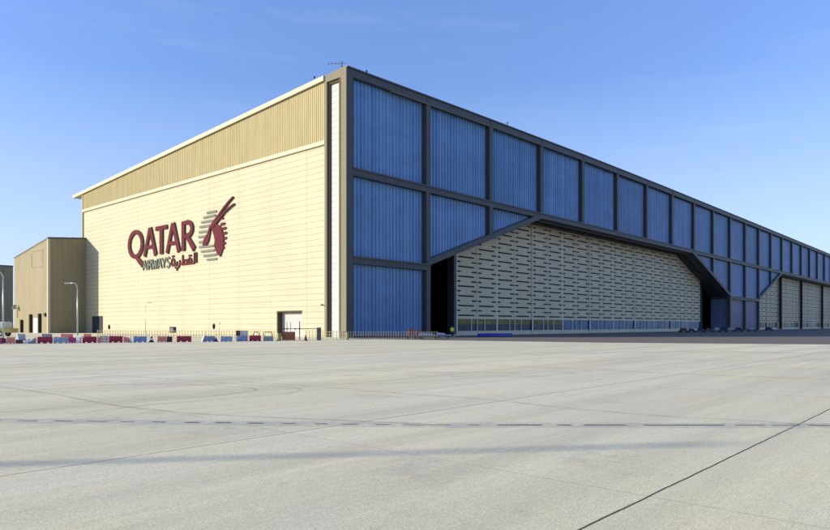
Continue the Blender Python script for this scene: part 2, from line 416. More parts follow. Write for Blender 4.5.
for i in range(1, NB):                                # splice plates where the beams join
    a = i * BAY; g = MB(); z = roofz(a)
    g.box(a-.22, a+.22, -.035, -.004, z-1.25, z-.28)
    for dx in (-.14, .14):
        for dz in (-1.1, -.78, -.46): g.tube([(a+dx,-.036,z+dz),(a+dx,-.075,z+dz)], .035, 6)
    g.build('splice_plate', M['frame'], H)
DY = 5.2                                              # door plane behind the front
def opening(o):
    # slanting and level fascia bands, then the deep soffit behind them
    g = MB()
    P = [(o[0], RL[1]-.3), (o[1], RU[0]), (o[2], RU[0]), (o[3], RL[1]-.3)]
    t = 1.0
    for (x0, z0), (x1, z1) in ((P[0], P[1]), (P[2], P[3])):
        x0, z0, x1, z1 = (x0, z0, x1, z1)
        d = Vector((x1-x0, 0, z1-z0)); n = Vector((-d.z, 0, d.x)).normalized() * t
        if n.z < 0: n = -n
        g = MB(); g.hexa([(x0,-.06,z0),(x1,-.06,z1),(x1,PY+.3,z1),(x0,PY+.3,z0)],
               [(x0+n.x,-.06,z0+n.z),(x1+n.x,-.06,z1+n.z),(x1+n.x,PY+.3,z1+n.z),(x0+n.x,PY+.3,z0+n.z)])
        g.build('opening_frame', M['frame'], H)
    g = MB()
    for (x0, z0), (x1, z1) in zip(P, P[1:]):
        g.hexa([(x0,PY+.3,z0-.02),(x1,PY+.3,z1-.02),(x1,DY+1.6,z1-.02),(x0,DY+1.6,z0-.02)],
               [(x0,PY+.3,z0+.5),(x1,PY+.3,z1+.5),(x1,DY+1.6,z1+.5),(x0,DY+1.6,z0+.5)])
        # two ribs hanging under the soffit
        for yy in (1.3, 3.1):
            g.hexa([(x0,yy,z0-.38),(x1,yy,z1-.38),(x1,yy+.22,z1-.38),(x0,yy+.22,z0-.38)],
                   [(x0,yy,z0-.02),(x1,yy,z1-.02),(x1,yy+.22,z1-.02),(x0,yy+.22,z0-.02)])
    g.build('soffit', M['frame'], H)
opening(O1); opening(O2)
# jambs of the openings
for a0, a1, m in ((O1[0]-.5, O1[0]-.02, 'frame'), (O2[0]-.5, O2[0]-.02, 'frame')):
    g = MB(); g.box(a0, a1, PY+.3, DY+1.6, 0, RL[1]-.3); g.build('jamb', M[m], H)
for a0 in (O1[3], O2[3]):
    g = MB(); n = 5; ys = [PY+.3 + (DY+1.6-PY-.3)*i/n for i in range(n+1)]
    for y0, y1 in zip(ys, ys[1:]):
        g.box(a0+.02, a0+.5, y0, y1-.5, 0.3, RL[0]); g.box(a0+.12, a0+.5, y1-.5, y1, .3, RL[0])
    g.box(a0-.06, a0+.5, PY+.3, DY+1.6, RL[0], RL[1]-.3, 1); g.box(a0-.06, a0+.5, PY+.3, DY+1.6, 0, .3, 1)
    g.build('jamb', [M['bluegrey'], M['frame']], H)

def door_leaf(a0, a1, o, y, yellow=False, glass='glass'):
    cut = [a0] + [q for q in (o[1], o[2]) if a0 < q < a1] + [a1]
    zt = lambda a: lerp_tab([(o[0], RL[1]-.3), (o[1], RU[0]), (o[2], RU[0]), (o[3], RL[1]-.3)], a) - .1
    g = MB(); z0 = 3.2
    for c0, c1 in zip(cut, cut[1:]):
        g.hexa([(c0,y,z0),(c1,y,z0),(c1,y+.5,z0),(c0,y+.5,z0)], [(c0,y,zt(c0)),(c1,y,zt(c1)),(c1,y+.5,zt(c1)),(c0,y+.5,zt(c0))])
    half = (a1 - a0) / 2
    for h in (0, 1):
        s = a0 + h * half
        z = 3.62; k = 0
        while z < 25:
            segs = [(.10, .86)] if k % 2 == 0 else [(.02, .22), (.74, .97)]
            for f0, f1 in segs:
                x0, x1 = s + half*f0 + random.uniform(-.06, .06), s + half*f1 + random.uniform(-.06, .06)
                zz = z
                if min(zt(x0), zt(x1)) > zz + .5:
                    g.box(x0, x1, y-.035, y+.01, zz, zz+.28, 1)
            z += .93; k += 1
    g.box(a0, a1, y, y+.4, .12, .62)                   # bottom rail
    lf = g.build('door_leaf', [M['door'], M['slit']], H)
    g = MB()
    for x, w in ((a0+.1, .26), (a0+half, .14)):
        g.box(x-w/2+.03, x+w/2+.03, y-.09, y-.004, .62, min(zt(x), zt(x+w)) - .1)
    g.build('joint_strip', M['doorstrip'], lf)
    g = MB()
    for q in range(4):
        x = a0 + (a1-a0)*q/3; w = .16
        if q < 3 : g.box(x+.32, x+.32+w, y-.06, y+.1, .66, 3.16)
    g.box(a0, a1, y-.06, y+.05, .622, .74); g.box(a0, a1, y-.05, y+.05, 3.08, 3.195)
    g.build('window_frame', M['doorstrip'], lf)
    for q in range(3):
        x0, x1 = a0 + (a1-a0)*q/3 + .02, a0 + (a1-a0)*(q+1)/3
        g = MB()
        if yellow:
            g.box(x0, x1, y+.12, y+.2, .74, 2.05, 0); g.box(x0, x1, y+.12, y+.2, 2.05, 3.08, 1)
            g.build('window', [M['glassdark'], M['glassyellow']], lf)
        else:
            g.box(x0, x1, y+.12, y+.2, .74, 3.08, 0); g.build('window', M[glass], lf)
    return lf
LW = 13.4; a = 32.1
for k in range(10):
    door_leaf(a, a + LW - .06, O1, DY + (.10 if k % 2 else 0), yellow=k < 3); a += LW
a = O2[0] + 1.0
for k in range(17):
    door_leaf(a, min(a + 13.3, O2[0]+1.0 + 13.36*(k+1) - .06), O2, DY - 1 + (.10 if k % 2 else 0), glass='glassdark'); a += 13.36
g = MB(); g.box(31.3, 32.05, DY-.2, DY+1.4, 0, 16.4); g.build('door_edge_post', M['frame'], H)
g = MB(); g.box(166.2, 167.2, DY-.1, DY+1.3, 0, 16.5); g.build('door_edge_post', M['slit'], H)
g = MB(); g.box(171.0, 174.6, DY+2.2, DY+2.8, 0, 15.0); g.build('door_pocket_panel', M['frame'], H)
for x in (265.4, 306.2, 356.4, 406.0):
    g = MB(); g.box(x-.7, x+.7, DY-2.2, DY-1.35, 0, RU[0]-.5); g.build('door_pier', M['frame_dark'], H)
for o in (O1, O2):
    g = MB(); g.box(o[0]+.1, o[3]-.1, DY-1.6, DY-1.48, .004, .12); g.box(o[0]+.1, o[3]-.1, DY-.7, DY-.58, .004, .12); g.build('door_track', M['galv'], H)

# roof, back, far side and dark interior lining
g = MB(); ys = [PY+.5, DEP, 100.8]
for x0, x1 in zip([.26] + xs[1:], xs[1:]):
    for y0, y1 in zip(ys, ys[1:]):
        t = [(x, y, roofz(x)-.03-roof_drop(y)) for x, y in ((x0,y0),(x1,y0),(x1,y1),(x0,y1))]
        g.hexa([(p[0],p[1],p[2]-.5) for p in t], t)
g.build('roof', M['roof'], H)
g = MB(); g.box(.3, W-.02, DEP-.3, DEP, 0, 34); g.box(W-.3, W-.02, PY+.5, DEP-.31, 0, 33.5)
g.build('rear_wall', M['cream'], H)
g = MB(); g.box(1.2, W-.5, 60, 60.2, 0, 33); g.box(1.2, W-.5, 7.2, 59.9, .006, .016); g.box(1.0, 1.1, 2.2, 60, .02, 33)
for i in range(0, NB):                                # inner face behind the blue sheets keeps daylight out
    for (z0, z1, cond) in ((RU[0], 39.2, True), (.02, RU[0]-.01, i in (0, 10, 11, 25))):
        if cond: g.box(i*BAY+.01 + (.5 if i == 0 else 0), (i+1)*BAY-.01, PY+.36, PY+.42, z0, z1)
g.add([(O1[0], PY+.4, RL[1]), (O1[1], PY+.4, RU[0]+.2), (O1[0], PY+.4, RU[0]+.2)], [(0,1,2)])
g.add([(O1[2], PY+.4, RU[0]+.2), (O1[3], PY+.4, RL[1]), (O1[3], PY+.4, RU[0]+.2)], [(0,1,2)])
g.add([(O2[0], PY+.4, RL[1]), (O2[1], PY+.4, RU[0]+.2), (O2[0], PY+.4, RU[0]+.2)], [(0,1,2)])
g.add([(O2[2], PY+.4, RU[0]+.2), (O2[3], PY+.4, RL[1]), (O2[3], PY+.4, RU[0]+.2)], [(0,1,2)])
g.build('interior_lining', M['interior'], H)

# ---- cream side wall with its openings
WT = 29.35; Y0 = 4.95
doors = [(10.7, 17.3, 4.2), (84.2, 90.4, 4.0)]
g = MB(); edges = [Y0, 10.7, 17.3, 84.2, 90.4, DEP]
for i, (y0, y1) in enumerate(zip(edges, edges[1:])):
    zb = {1: 4.2, 3: 4.0}.get(i, 0.0)
    g.add([(0,y0,zb),(0,y1,zb),(0,y1,WT),(0,y0,WT)], [(0,3,2,1)])
    if zb: g.add([(0,y0,zb),(1.0,y0,zb),(1.0,y1,zb),(0,y1,zb)], [(0,1,2,3)])
for y0, y1, z in doors:
    g.add([(0,y0,0),(1,y0,0),(1,y0,z),(0,y0,z)], [(0,1,2,3)]); g.add([(0,y1,0),(1,y1,0),(1,y1,z),(0,y1,z)], [(0,1,2,3)])
g.add([(0,DEP,0),(.3,DEP,0),(.3,DEP,WT),(0,DEP,WT)], [(0,1,2,3)])
g.build('side_wall', M['cream'], H)
# dark surround of the roller door
g = MB(); g.box(-.05, .92, 17.02, 17.28, 0, 4.18); g.box(-.05, .92, 10.72, 17.0, 4.0, 4.18); dfr = g
g = MB(); g.box(.90, .98, 10.75, 17.0, 0, 3.99)
for i in range(13): g.box(.85, .90, 10.75, 17.0, .05 + i*.3, .05 + i*.3 + .24)
rd = g.build('roller_door', M['white'], H); tag(rd, 'white roller door in the cream side wall')
dfr.build('door_frame', M['brown'], rd)
g = MB(); g.box(.10, .18, 84.22, 90.38, 0, 3.98); g.box(.06, .1, 87.2, 87.35, 0, 3.9); g.build('service_door', M['slit'], H)
g = MB(); g.box(.30, .7, 92.0, DEP, .01, WT); 
# tan ribbed cladding above
g = MB(); n = 190; prof = []; p = (DEP - Y0) / n
for i in range(n):
    s = Y0 + i*p; prof += [(s, -.10), (s+p*.35, -.10), (s+p*.5, -.16), (s+p*.85, -.16)]
prof.append((DEP, -.10))
vs = []
for y, x in prof: vs += [(x, y, WT+.6), (x - .0, y, roofz(0) - roof_drop(y) - .62)]
g.add(vs, [(2*i, 2*i+1, 2*i+3, 2*i+2) for i in range(len(prof)-1)])
g.add([(-.10,DEP,WT+.7),(.3,DEP,WT+.7),(.3,DEP,34.0),(-.10,DEP,34.0)], [(0,1,2,3)])
g.build('upper_cladding', M['tan'], H)
g = MB(); g.box(-.34, .02, Y0, DEP+.25, WT, WT+.62); g.build('band_trim', M['trim'], H)
g = MB(); y0, y1 = Y0, 100.8
def q(x, y, d): return (x, y, roofz(0) - roof_drop(y) - d)
g.hexa([q(-.55,y0,.74), q(-.31,y0,.74), q(-.31,y1,.74), q(-.55,y1,.74)], [q(-.55,y0,0), q(-.31,y0,0), q(-.31,y1,0), q(-.55,y1,0)])
g.hexa([q(-.31,DEP+.02,.74), q(8,DEP+.02,.74), q(8,y1,.62), q(-.31,y1,.62)], [q(-.31,DEP+.02,.55), q(8,DEP+.02,.55), q(8,y1,.55), q(-.31,y1,.55)])
g.build('coping', M['trim'], H)
g = MB(); g.box(-.30, .0, DEP+.0, DEP+.3, 0, 33.9); g.build('corner_trim', M['trim'], H)
# frame and white inset strip beside the corner
g = MB(); g.box(-.30, .25, PY+.31, 1.6, 0, 38.65); g.box(-.352, -.301, 1.16, 1.6, 0, 38.4); g.build('side_strip', M['brown'], H)
g = MB(); g.box(-.30, .25, 4.45, Y0, 0, 38.65)
g.hexa([(-.3,PY+.51,38.655),(.25,PY+.51,38.655),(.25,Y0,38.655),(-.3,Y0,38.655)], [(-.3,PY+.51,39.96),(.25,PY+.51,39.96),(.25,Y0,39.72),(-.3,Y0,39.72)])
g.build('side_frame', M['post'], H)
g = MB(); g.box(-.34, -.302, .0, 1.15, 0, 38.6); g.hexa([(-.34,0,38.6),(-.302,0,38.6),(-.302,1.45,38.6),(-.34,1.45,38.6)],[(-.34,0,39.97),(-.302,0,39.97),(-.302,1.45,39.95),(-.34,1.45,39.95)]); g.build('corner_trim', M['post'], H)  # cover added over post and beam end, sunlight put into its colour
g = MB(); g.box(.26, .7, 1.2, 1.59, 0, 38.64); g.box(.05, .7, 4.12, 4.44, 0, 38.64); g.box(.05,.7,1.6,4.11,38.3,38.64); g.build('inset_frame', M['brown'], H)  # far jamb given a dark colour to stand in for its shade
g = MB(); g.box(.33, .5, 1.6, 4.11, 0, 38.29)
for i in range(41): g.box(.30, .331, 1.6, 4.11, .1 + i*.93, .1 + i*.93 + .86)
g.build('inset_panel', M['white'], H)
# rooftop bits
def rooftop_aerial():
    t = thing('antenna', 'thin rooftop aerial at the hangar corner', 'antenna', (.5, 2.0, 39.85))
    b = Vector(t.location)
    g = MB(); g.tube([b, b+Vector((0,0,1.6))], .06, 8); g.tube([b+Vector((0,0,1.0)), b+Vector((.6,-.35,.0))], .03, 6); g.build('mast', M['frame'], t)
    g = MB(); A = b + Vector((-.7, 2.2, 1.55)); B = b + Vector((.3, -.7, 1.15)); g.tube([A, B], .035, 6); g.build('boom', M['frame'], t)
    for f, l in ((.02,.55),(.22,.5),(.42,.45),(.62,.4),(.82,.35)):
        p = A.lerp(B, f); g = MB(); g.tube([p+Vector((-.3*l, -.1*l, -l*.6)), p+Vector((.3*l, .1*l, l*.6))], .028, 6); g.build('rod', M['frame'], t)
rooftop_aerial()
def spike(loc, label, h=.5):
    t = thing('roof_lamp', label, 'lamp', loc); b = Vector(loc)
    g = MB(); g.tube([b, b+Vector((0,0,h))], .05, 8); g.build('stem', M['slit'], t)
    g = MB(); g.tube([b+Vector((0,0,h)), b+Vector((0,0,h+.12)), b+Vector((0,0,h+.3))], [.10,.17,.08], 10); g.build('lamp_head', M['slit'], t)
spike((-.4, 7.2, roofz(0)-roof_drop(7.2)), 'small dark lamp on the cream coping above the side wall', .35)
spike((4.0, .2, roofz(4)-.0), 'small dark lamp on the front roof edge nearest the corner', .25)
spike((42.0, .2, roofz(42)-.0), 'small dark lamp on the front roof edge above the third bay', .45)

# floodlight on the frame by the roller door, small black bracket lamp
t = thing('wall_lamp', 'small black lamp on the cream wall beside the corner strip', 'lamp', (-.02, 5.5, 5.0))
g = MB(); g.box(-.25, -.0, 5.42, 5.58, 4.95, 5.02); g.build('bracket', M['black'], t)
g = MB(); g.box(-.5, -.25, 5.35, 5.65, 4.85, 5.08); g.build('lamp_head', M['black'], t)

# ------------------------------------------------------------------ wall sign (coordinates on the side wall: y back, z up)
S_ = thing('wall_sign', 'maroon airline lettering with grey striped oryx emblem on cream wall', 'sign', (-.02, 48, 18))
def stroke(pts, w, m, name, d=0.0, closed=False, parent=S_, th=.28, taper=None, edge=True):
    """flat raised stroke through (y, z) points; w = width or one per point"""
    n = len(pts); P = [Vector((p[0], p[1])) for p in pts]
    ws = w if isinstance(w, (list, tuple)) else [w] * n
    L_, R_ = [], []
    for i in range(n):
        a = P[(i-1) % n] if (closed or i > 0) else P[i]; b = P[(i+1) % n] if (closed or i < n-1) else P[i]
        d0 = (P[i]-a); d1 = (b-P[i])
        if d0.length < 1e-6: d0 = d1
        if d1.length < 1e-6: d1 = d0
        d0 = d0.normalized(); d1 = d1.normalized(); t_ = (d0 + d1).normalized(); nn = Vector((-t_.y, t_.x))
        k = 1 / max(.5, nn.dot(Vector((-d0.y, d0.x))))
        L_.append(P[i] + nn * ws[i] / 2 * k); R_.append(P[i] - nn * ws[i] / 2 * k)
    x0, x1 = -.03, -.03 - th - d
    vs = []
    for i in range(n):
        for q2, x in ((L_[i], x0), (R_[i], x0), (R_[i], x1), (L_[i], x1)): vs.append((x, q2.x, q2.y))
    g = MB(); m_ = n if closed else n - 1
    for i in range(m_):
        a, b = 4*i, 4*((i+1) % n)
        g2 = [(a+3, a+2, b+2, b+3)]
        sides = [(a, a+3, b+3, b), (a+2, a+1, b+1, b+2)]
        g.f += g2 + sides; g.m += [0] + [1, 1]
    if not closed: g.f += [(0,1,2,3), (4*n-4, 4*n-1, 4*n-2, 4*n-3)]; g.m += [1, 1]
    g.v = vs
    return g
def merged(strokes, name, m, parent=S_, side='letterdark'):
    g = MB()
    for k, s in enumerate(strokes):
        n = len(g.v); g.v += s.v; g.f += [tuple(i+n for i in f) for f in s.f]; g.m += s.m
    return g.build(name, [M[m], M[side]], parent)
# letters read towards the corner, that is with y falling. local letter box: s = distance rightwards, z up
def LP(y0, z0, sx, sz, pts): return [(y0 - x*sx, z0 + z*sz) for x, z in pts]
def arc(cx, cz, rx, rz, a0, a1, n): return [(cx + rx*math.cos(R(a0+(a1-a0)*i/n)), cz + rz*math.sin(R(a0+(a1-a0)*i/n))) for i in range(n+1)]
base = 16.35; hh = 5.75
# Q
q_pts = LP(70.9, base-.1, 1, 1, arc(3.55, 3.0, 3.0, 2.65, 0, 360, 28)[:-1])
merged([stroke(q_pts, [.85 + .3*abs(math.cos(2*math.pi*i/28)) for i in range(28)], 'maroon', 'Q', closed=True),
        stroke(LP(70.9, base, 1, 1, [(3.6,.35),(4.9,-.55),(6.9,-1.75)]), [.7,1.1,1.25], 'maroon', 'q', d=.004)], 'letter_q', 'maroon')
def letter_A(y, nm, w=5.2):
    merged([stroke(LP(y, base, 1, 1, [(.45,0),(w*.5-.15, hh)]), [1.0, .95], '', ''), stroke(LP(y, base, 1, 1, [(w-.5,0),(w*.5+.1, hh)]), [1.15, 1.1], '', '', d=.004),
            stroke(LP(y, base, 1, 1, [(1.25,1.85),(w-1.3,1.85)]), .7, '', '', d=.008)], nm, 'maroon')
letter_A(63.7, 'letter_a', 5.8)
merged([stroke(LP(58.4, base, 1, 1, [(.0,hh-.4),(4.8,hh-.4)]), .85, '', ''), stroke(LP(58.4, base, 1, 1, [(2.4,0),(2.4,hh-.3)]), 1.25, '', '', d=.004)], 'letter_t', 'maroon')
letter_A(54.1, 'letter_a', 5.7)
merged([stroke(LP(47.7, base, 1, 1, [(.5,0),(.5,hh)]), 1.15, '', ''),
        stroke(LP(47.7, base, 1, 1, [(.6,hh-.35),(2.0,hh-.35)] + arc(2.0, 4.1, 1.75, 1.3, 85, -88, 10) + [(1.9,2.75),(.9,2.75)]), [.7,.8] + [.95]*11 + [.7,.6], '', '', d=.004),
        stroke(LP(47.7, base, 1, 1, [(1.9,2.75),(4.6,0)]), [.95,1.2], '', '', d=.008)], 'letter_r', 'maroon')
# small latin word under it
def small(word, y, z, w, h, m, gap=.28, sw=.34):
    F = {'A': [[(0,0),(.5,1)], [(1,0),(.5,1)], [(.2,.35),(.8,.35)]], 'I': [[(.5,0),(.5,1)]],
         'R': [[(.1,0),(.1,1)], [(.1,.95),(.65,.95),(.85,.75),(.65,.5),(.1,.5)], [(.5,.5),(.95,0)]],
         'W': [[(0,1),(.27,0)], [(.27,0),(.5,.85)], [(.5,.85),(.73,0)], [(.73,0),(1,1)]], 'Y': [[(.5,0),(.5,.5)], [(.5,.48),(0,1)], [(.5,.48),(1,1)]],
         'S': [[(.92,.88),(.6,1),(.2,.9),(.12,.7),(.45,.53),(.85,.35),(.8,.12),(.4,0),(.05,.12)]]}
    for ch in word:
        ww = {'I': w*.35, 'W': w*1.35}.get(ch, w)
        merged([stroke(LP(y, z, ww, h, s), sw, '', '', d=.004*k, th=.18) for k, s in enumerate(F[ch])], 'letter_' + ch.lower(), m)
        y -= ww + gap
    return y
small('AIRWAYS', 64.1, 13.5, 1.60, 2.0, 'logogrey', gap=.15, sw=.36)
# arabic word, drawn as its joined strokes; read from the right (y low) to the left (y high)
def ar(y, pts, w=.36, d=0): return stroke([(y - x, 13.75 + z*.78) for x, z in pts], w, '', '', d=d, th=.18)
YA = 52.1
A_ = [ar(YA, [(0.15,.55),(.2,1.3),(.75,1.75),(1.3,1.3),(1.3,.1),(1.0,.0),(.45,.0),(.15,.55)]),                   # ta marbuta
      ar(YA, [(1.3,.0),(2.1,.0),(2.3,.35),(2.35,.95)], d=.004),                                                  # ya
      ar(YA, [(3.35,1.15),(3.5,.4),(3.1,-.35),(2.6,-.75),(2.2,-.8)], d=.008),                                    # ra
      ar(YA, [(3.5,.2),(4.2,.0),(7.9,.0)], d=.012), ar(YA, [(4.55,2.35),(4.55,.05)], d=.016),                    # ta
      ar(YA, [(4.6,.25),(5.3,1.0),(6.1,.95),(6.3,.45),(5.9,.05)], d=.020),
      ar(YA, [(7.2,.05),(6.75,.5),(6.8,1.1),(7.3,1.35),(7.8,1.05),(7.85,.05)], d=.024),                          # qaf
      ar(YA, [(7.85,.0),(8.75,.0),(8.95,.3),(8.95,2.55)], d=.028),                                               # lam
      ar(YA, [(9.65,-.05),(9.65,2.55)], d=.032)]                                                                  # alif
dot = lambda x, z: ar(YA, [(x-.18, z), (x+.18, z)], .34)
A_ += [dot(.5,2.35), dot(1.05,2.35), dot(1.75,-.65), dot(2.3,-1.25), dot(7.0,1.95), dot(7.6,1.95)]
merged(A_, 'arabic_word', 'maroon')
# emblem: grey bars on the left, oryx head in maroon with bars notched out to the right

bars = [((38.9,22.8),(35.4,22.75)),((40.1,22.0),(35.7,22.05)),((40.9,21.2),(36.4,21.15)),((41.4,20.35),(37.2,20.3)),((41.7,19.4),(38.0,19.35)),
        ((41.8,18.5),(38.8,18.45)),((41.7,17.5),(39.6,17.5)),((41.6,16.6),(36.4,16.5)),((40.9,15.7),(36.2,15.65)),((40.0,14.8),(35.5,14.8)),((38.8,14.05),(35.3,14.0))]
for p, q_ in bars:
    l = [p, (p[0]-.25, p[1]), (q_[0]+.3, q_[1]), q_]
    merged([stroke(l, [.2,.42,.42,.2], '', '', th=.12)], 'emblem_bar', 'logogrey')
rb = [((34.5,21.4),(33.0,21.2)),((34.1,20.15),(32.5,20.2)),((34.1,19.3),(32.1,19.35)),((34.0,18.4),(31.9,18.45)),((34.0,17.5),(32.0,17.55)),((34.0,16.6),(32.3,16.65)),((34.1,15.75),(32.7,15.85))]
for p, q_ in rb:
    merged([stroke([p, (q_[0]+.4, q_[1]), q_], [.5,.5,.15], '', '', th=.12, d=.006)], 'emblem_bar', 'maroon')
for i, (l, w) in enumerate([([(29.9,24.6),(31.3,23.9),(33.0,22.9),(34.6,21.8),(35.9,21.0),(37.2,20.0),(37.8,19.4)], [.28,.36,.42,.46,.5,.6,.5]),
             ([(29.5,23.3),(30.9,22.9),(32.7,22.2),(34.1,21.4),(35.4,20.7),(36.5,19.9)], [.25,.32,.4,.46,.5,.5])]):
    merged([stroke(l, w, '', '', th=.3, d=.006*i)], 'emblem_horn', 'maroon')
def plate(pts, name, th, parent=S_, x=-.03):
    n = len(pts); g = MB(); g.v = [(x, y, z) for y, z in pts] + [(x-th, y, z) for y, z in pts]
    # fan about the middle so that the shape may be a little concave
    cy = sum(p[0] for p in pts)/n; cz = sum(p[1] for p in pts)/n
    g.v += [(x-th, cy, cz)]
    g.f = [(n+i, n+(i+1)%n, 2*n) for i in range(n)] + [(i, (i+1)%n, n+(i+1)%n, n+i) for i in range(n)]; g.m = [0]*n + [1]*n
    return g.build(name, [M['maroon'], M['letterdark']], parent)
plate([(37.7,19.7),(38.5,18.9),(39.7,17.9),(40.1,16.8),(38.9,16.7),(38.1,17.4),(37.7,18.3),(37.4,19.2)], 'emblem_ear', .24)
plate([(37.0,20.3),(35.6,20.5),(34.3,20.0),(33.6,19.3),(33.3,18.5),(33.0,17.6),(33.0,16.5),(33.3,15.5),(34.1,14.3),(34.9,14.7),(35.8,15.7),(36.1,16.6),(35.9,17.5),(36.4,18.7),(36.9,19.6)], 'emblem_face', .20)

# ------------------------------------------------------------------ neighbouring buildings
A1 = thing('annex_building', 'tall beige annex with one shaded face, attached behind the cream hangar wall', 'building', (-4, 105, 0))
g = MB(); x0, x1, y0, y1 = -8.5, 12.0, 93.8+1.6, 117.0
y0 = 93.8
g.hexa([(x0,y0,0),(-.02,y0,0),(-.02,y1,0),(x0,y1,0)], [(x0,y0,22.2),(-.02,y0,22.9),(-.02,y1,19.6),(x0,y1,19.1)])
g.build('wall', M['beige'], A1)
g = MB(); g.hexa([(x0-.12,y0-.12,22.0),(-.02,y0-.12,22.7),(-.02,y0-.005,22.7),(x0-.12,y0-.005,22.0)], [(x0-.12,y0-.12,22.35),(-.02,y0-.12,23.05),(-.02,y0-.005,23.05),(x0-.12,y0-.005,22.35)])
g.hexa([(x0-.12,y0,22.0),(x0-.005,y0,22.0),(x0-.005,y1,18.95),(x0-.12,y1,18.95)], [(x0-.12,y0,22.35),(x0-.005,y0,22.35),(x0-.005,y1,19.25),(x0-.12,y1,19.25)])
g.build('coping', M['frame'], A1)
g = MB(); g.box(x0-.07, x0+.45, y0-.07, y0-.004, 0, 21.98); g.box(x0-.07, x0-.004, y0-.003, y0+.45, 0, 21.95); g.build('corner_trim', M['trim'], A1)
g = MB()
for (ya, yb, za, zb) in ((97.0,97.14,16.2,19.6),(104.2,104.34,15.8,19.2),(97.0,104.34,15.7,15.84),(97.0,104.34,19.55,19.7)): g.box(x0-.05, x0-.004, ya, yb, za, zb)
g.build('panel_outline', M['fencegrey'], A1)
for ya, yb, z in ((110.6,111.3,3.2),(104.2,105.0,4.5),(98.2,99.0,4.6)):
    g = MB(); g.box(x0-.5, x0-.01, ya, yb, 0, z); g.build('downpipe_housing', M['frame_dark'], A1)
g = MB(); g.box(x0-.06, x0-.005, 100.2, 103.2, 0, 3.6); g.build('door', M['white'], A1)
g = MB(); g.box(x0-.35, x0-.02, 95.0, 95.9, 3.9, 4.7); g.build('wall_lamp', M['black'], A1)
g = MB()
for i in range(1, 8): g.box(x0+i*1.06-.03, x0+i*1.06+.03, y0-.03, y0-.004, 0, 21.9)
g.build('seam', M['beige'], A1)
t = thing('satellite_dish', 'small black dish on the sunlit end of the beige annex', 'dish', (-8.6, 114.4, 6.0))
g = MB(); b = Vector((-8.9,114.4,6.2)); g.tube([b+Vector((-.55,-.2,.25)), b+Vector((-.35,-.1,.1)), b], [.75,.5,.12], 16); g.build('dish', M['black'], t)
g = MB(); g.tube([b, b+Vector((.38,0,-.1))], .06, 8); g.tube([b+Vector((.3,0,0)), b+Vector((.3,0,-2.5))], .05, 8); g.build('bracket', M['black'], t)

FX, FZ = 11.6, 22.2
A2 = thing('far_building', 'lower dark grey flat-roofed building at the far left', 'building', (-10, 205, 0))
g = MB(); g.box(-45, FX, 185, 225, 0, FZ); g.build('wall', M['beige'], A2)
g = MB(); g.box(-45.1, FX+.1, 184.9, 225.1, FZ, FZ+.35); g.build('coping', M['frame'], A2)
g = MB()
for i in range(8): g.box(FX-3-i*2.2, FX-2.95-i*2.2, 184.95, 184.995, 0, FZ-.1)
g.build('seam', M['frame'], A2)

# ------------------------------------------------------------------ street lamps
def lamp(name, label, loc, h, arm, rz, r=.085):
    t = thing(name, label, 'street lamp', (0,0,0), 'tall galvanised lamps in front of the buildings')
    g = MB(); g.tube([(0,0,0),(0,0,h*.5),(0,0,h*.9)], [r*1.25, r, r*.75], 12); g.build('pole', M['galv'], t, True)
    g = MB(); pts = [(0,0,h*.9)] + [(arm*.42*(1-math.cos(R(a))), 0, h*.9 + h*.1*math.sin(R(a))) for a in (20,40,60,80,90)] + [(arm,0,h)]
    g.tube(pts, r*.62, 10); g.build('arm', M['galv'], t, True)
    g = MB(); g.hexa([(arm-.12,-.10,h-.08),(arm+.55,-.13,h-.05),(arm+.55,.13,h-.05),(arm-.12,.10,h-.08)], [(arm-.12,-.06,h+.07),(arm+.55,-.08,h+.05),(arm+.55,.08,h+.05),(arm-.12,.06,h+.07)])
    hd = bevel(g.build('lamp_head', M['galv'], t), .03)
    g = MB(); g.box(arm+.02, arm+.48, -.08, .08, h-.10, h-.075); g.build('lens', M['lamp'], hd)
    g = MB(); g.box(-.22,.22,-.22,.22,0,.05); g.tube([(0,0,.05),(0,0,.35)], r*1.7, 12); g.build('base_plate', M['galv'], t)
    t.location = loc; t.rotation_euler = (0,0,rz); return t
LA = ROT_CAM + math.pi
lamp('street_lamp', 'grey lamp with arm pointing left, in front of the shaded beige annex', at(77.5, 88), 7.5, 1.15, LA)
lamp('street_lamp', 'grey lamp nearest the left edge of the photo, before the low dark building', at(3.2, 76), 8.05, 1.3, LA)
lamp('street_lamp', 'thin pale lamp standing close to the cream wall, its head turned right', at(145.6, 118), 5.9, .45, ROT_CAM, .05)
# the tall mast beyond the left edge whose long soft shadow crosses the apron
SD = Vector((.770, -.6375, 0))
tip = gr(735, 443.2)
mh = 19.0; EL = R(16.5)
mb = tip - SD.normalized() * (mh / math.tan(EL))
t = thing('light_mast', 'tall tapered light mast casting its long shadow over the apron', 'light mast', mb)
g = MB(); g.tube([mb, mb+Vector((0,0,9)), mb+Vector((0,0,mh-.6))], [.17,.13,.08], 14); g.build('pole', M['galv'], t, True)
g = MB(); g.box(mb.x-.5, mb.x+.5, mb.y-.5, mb.y+.5, 0, .25); g.build('base', M['galv'], t)
g = MB(); g.tube([mb+Vector((0,0,mh-.6)), mb+Vector((0,0,mh-.1)), mb+Vector((0,0,mh))], [.09,.11,.03], 12); g.build('lamp_head', M['galv'], t)

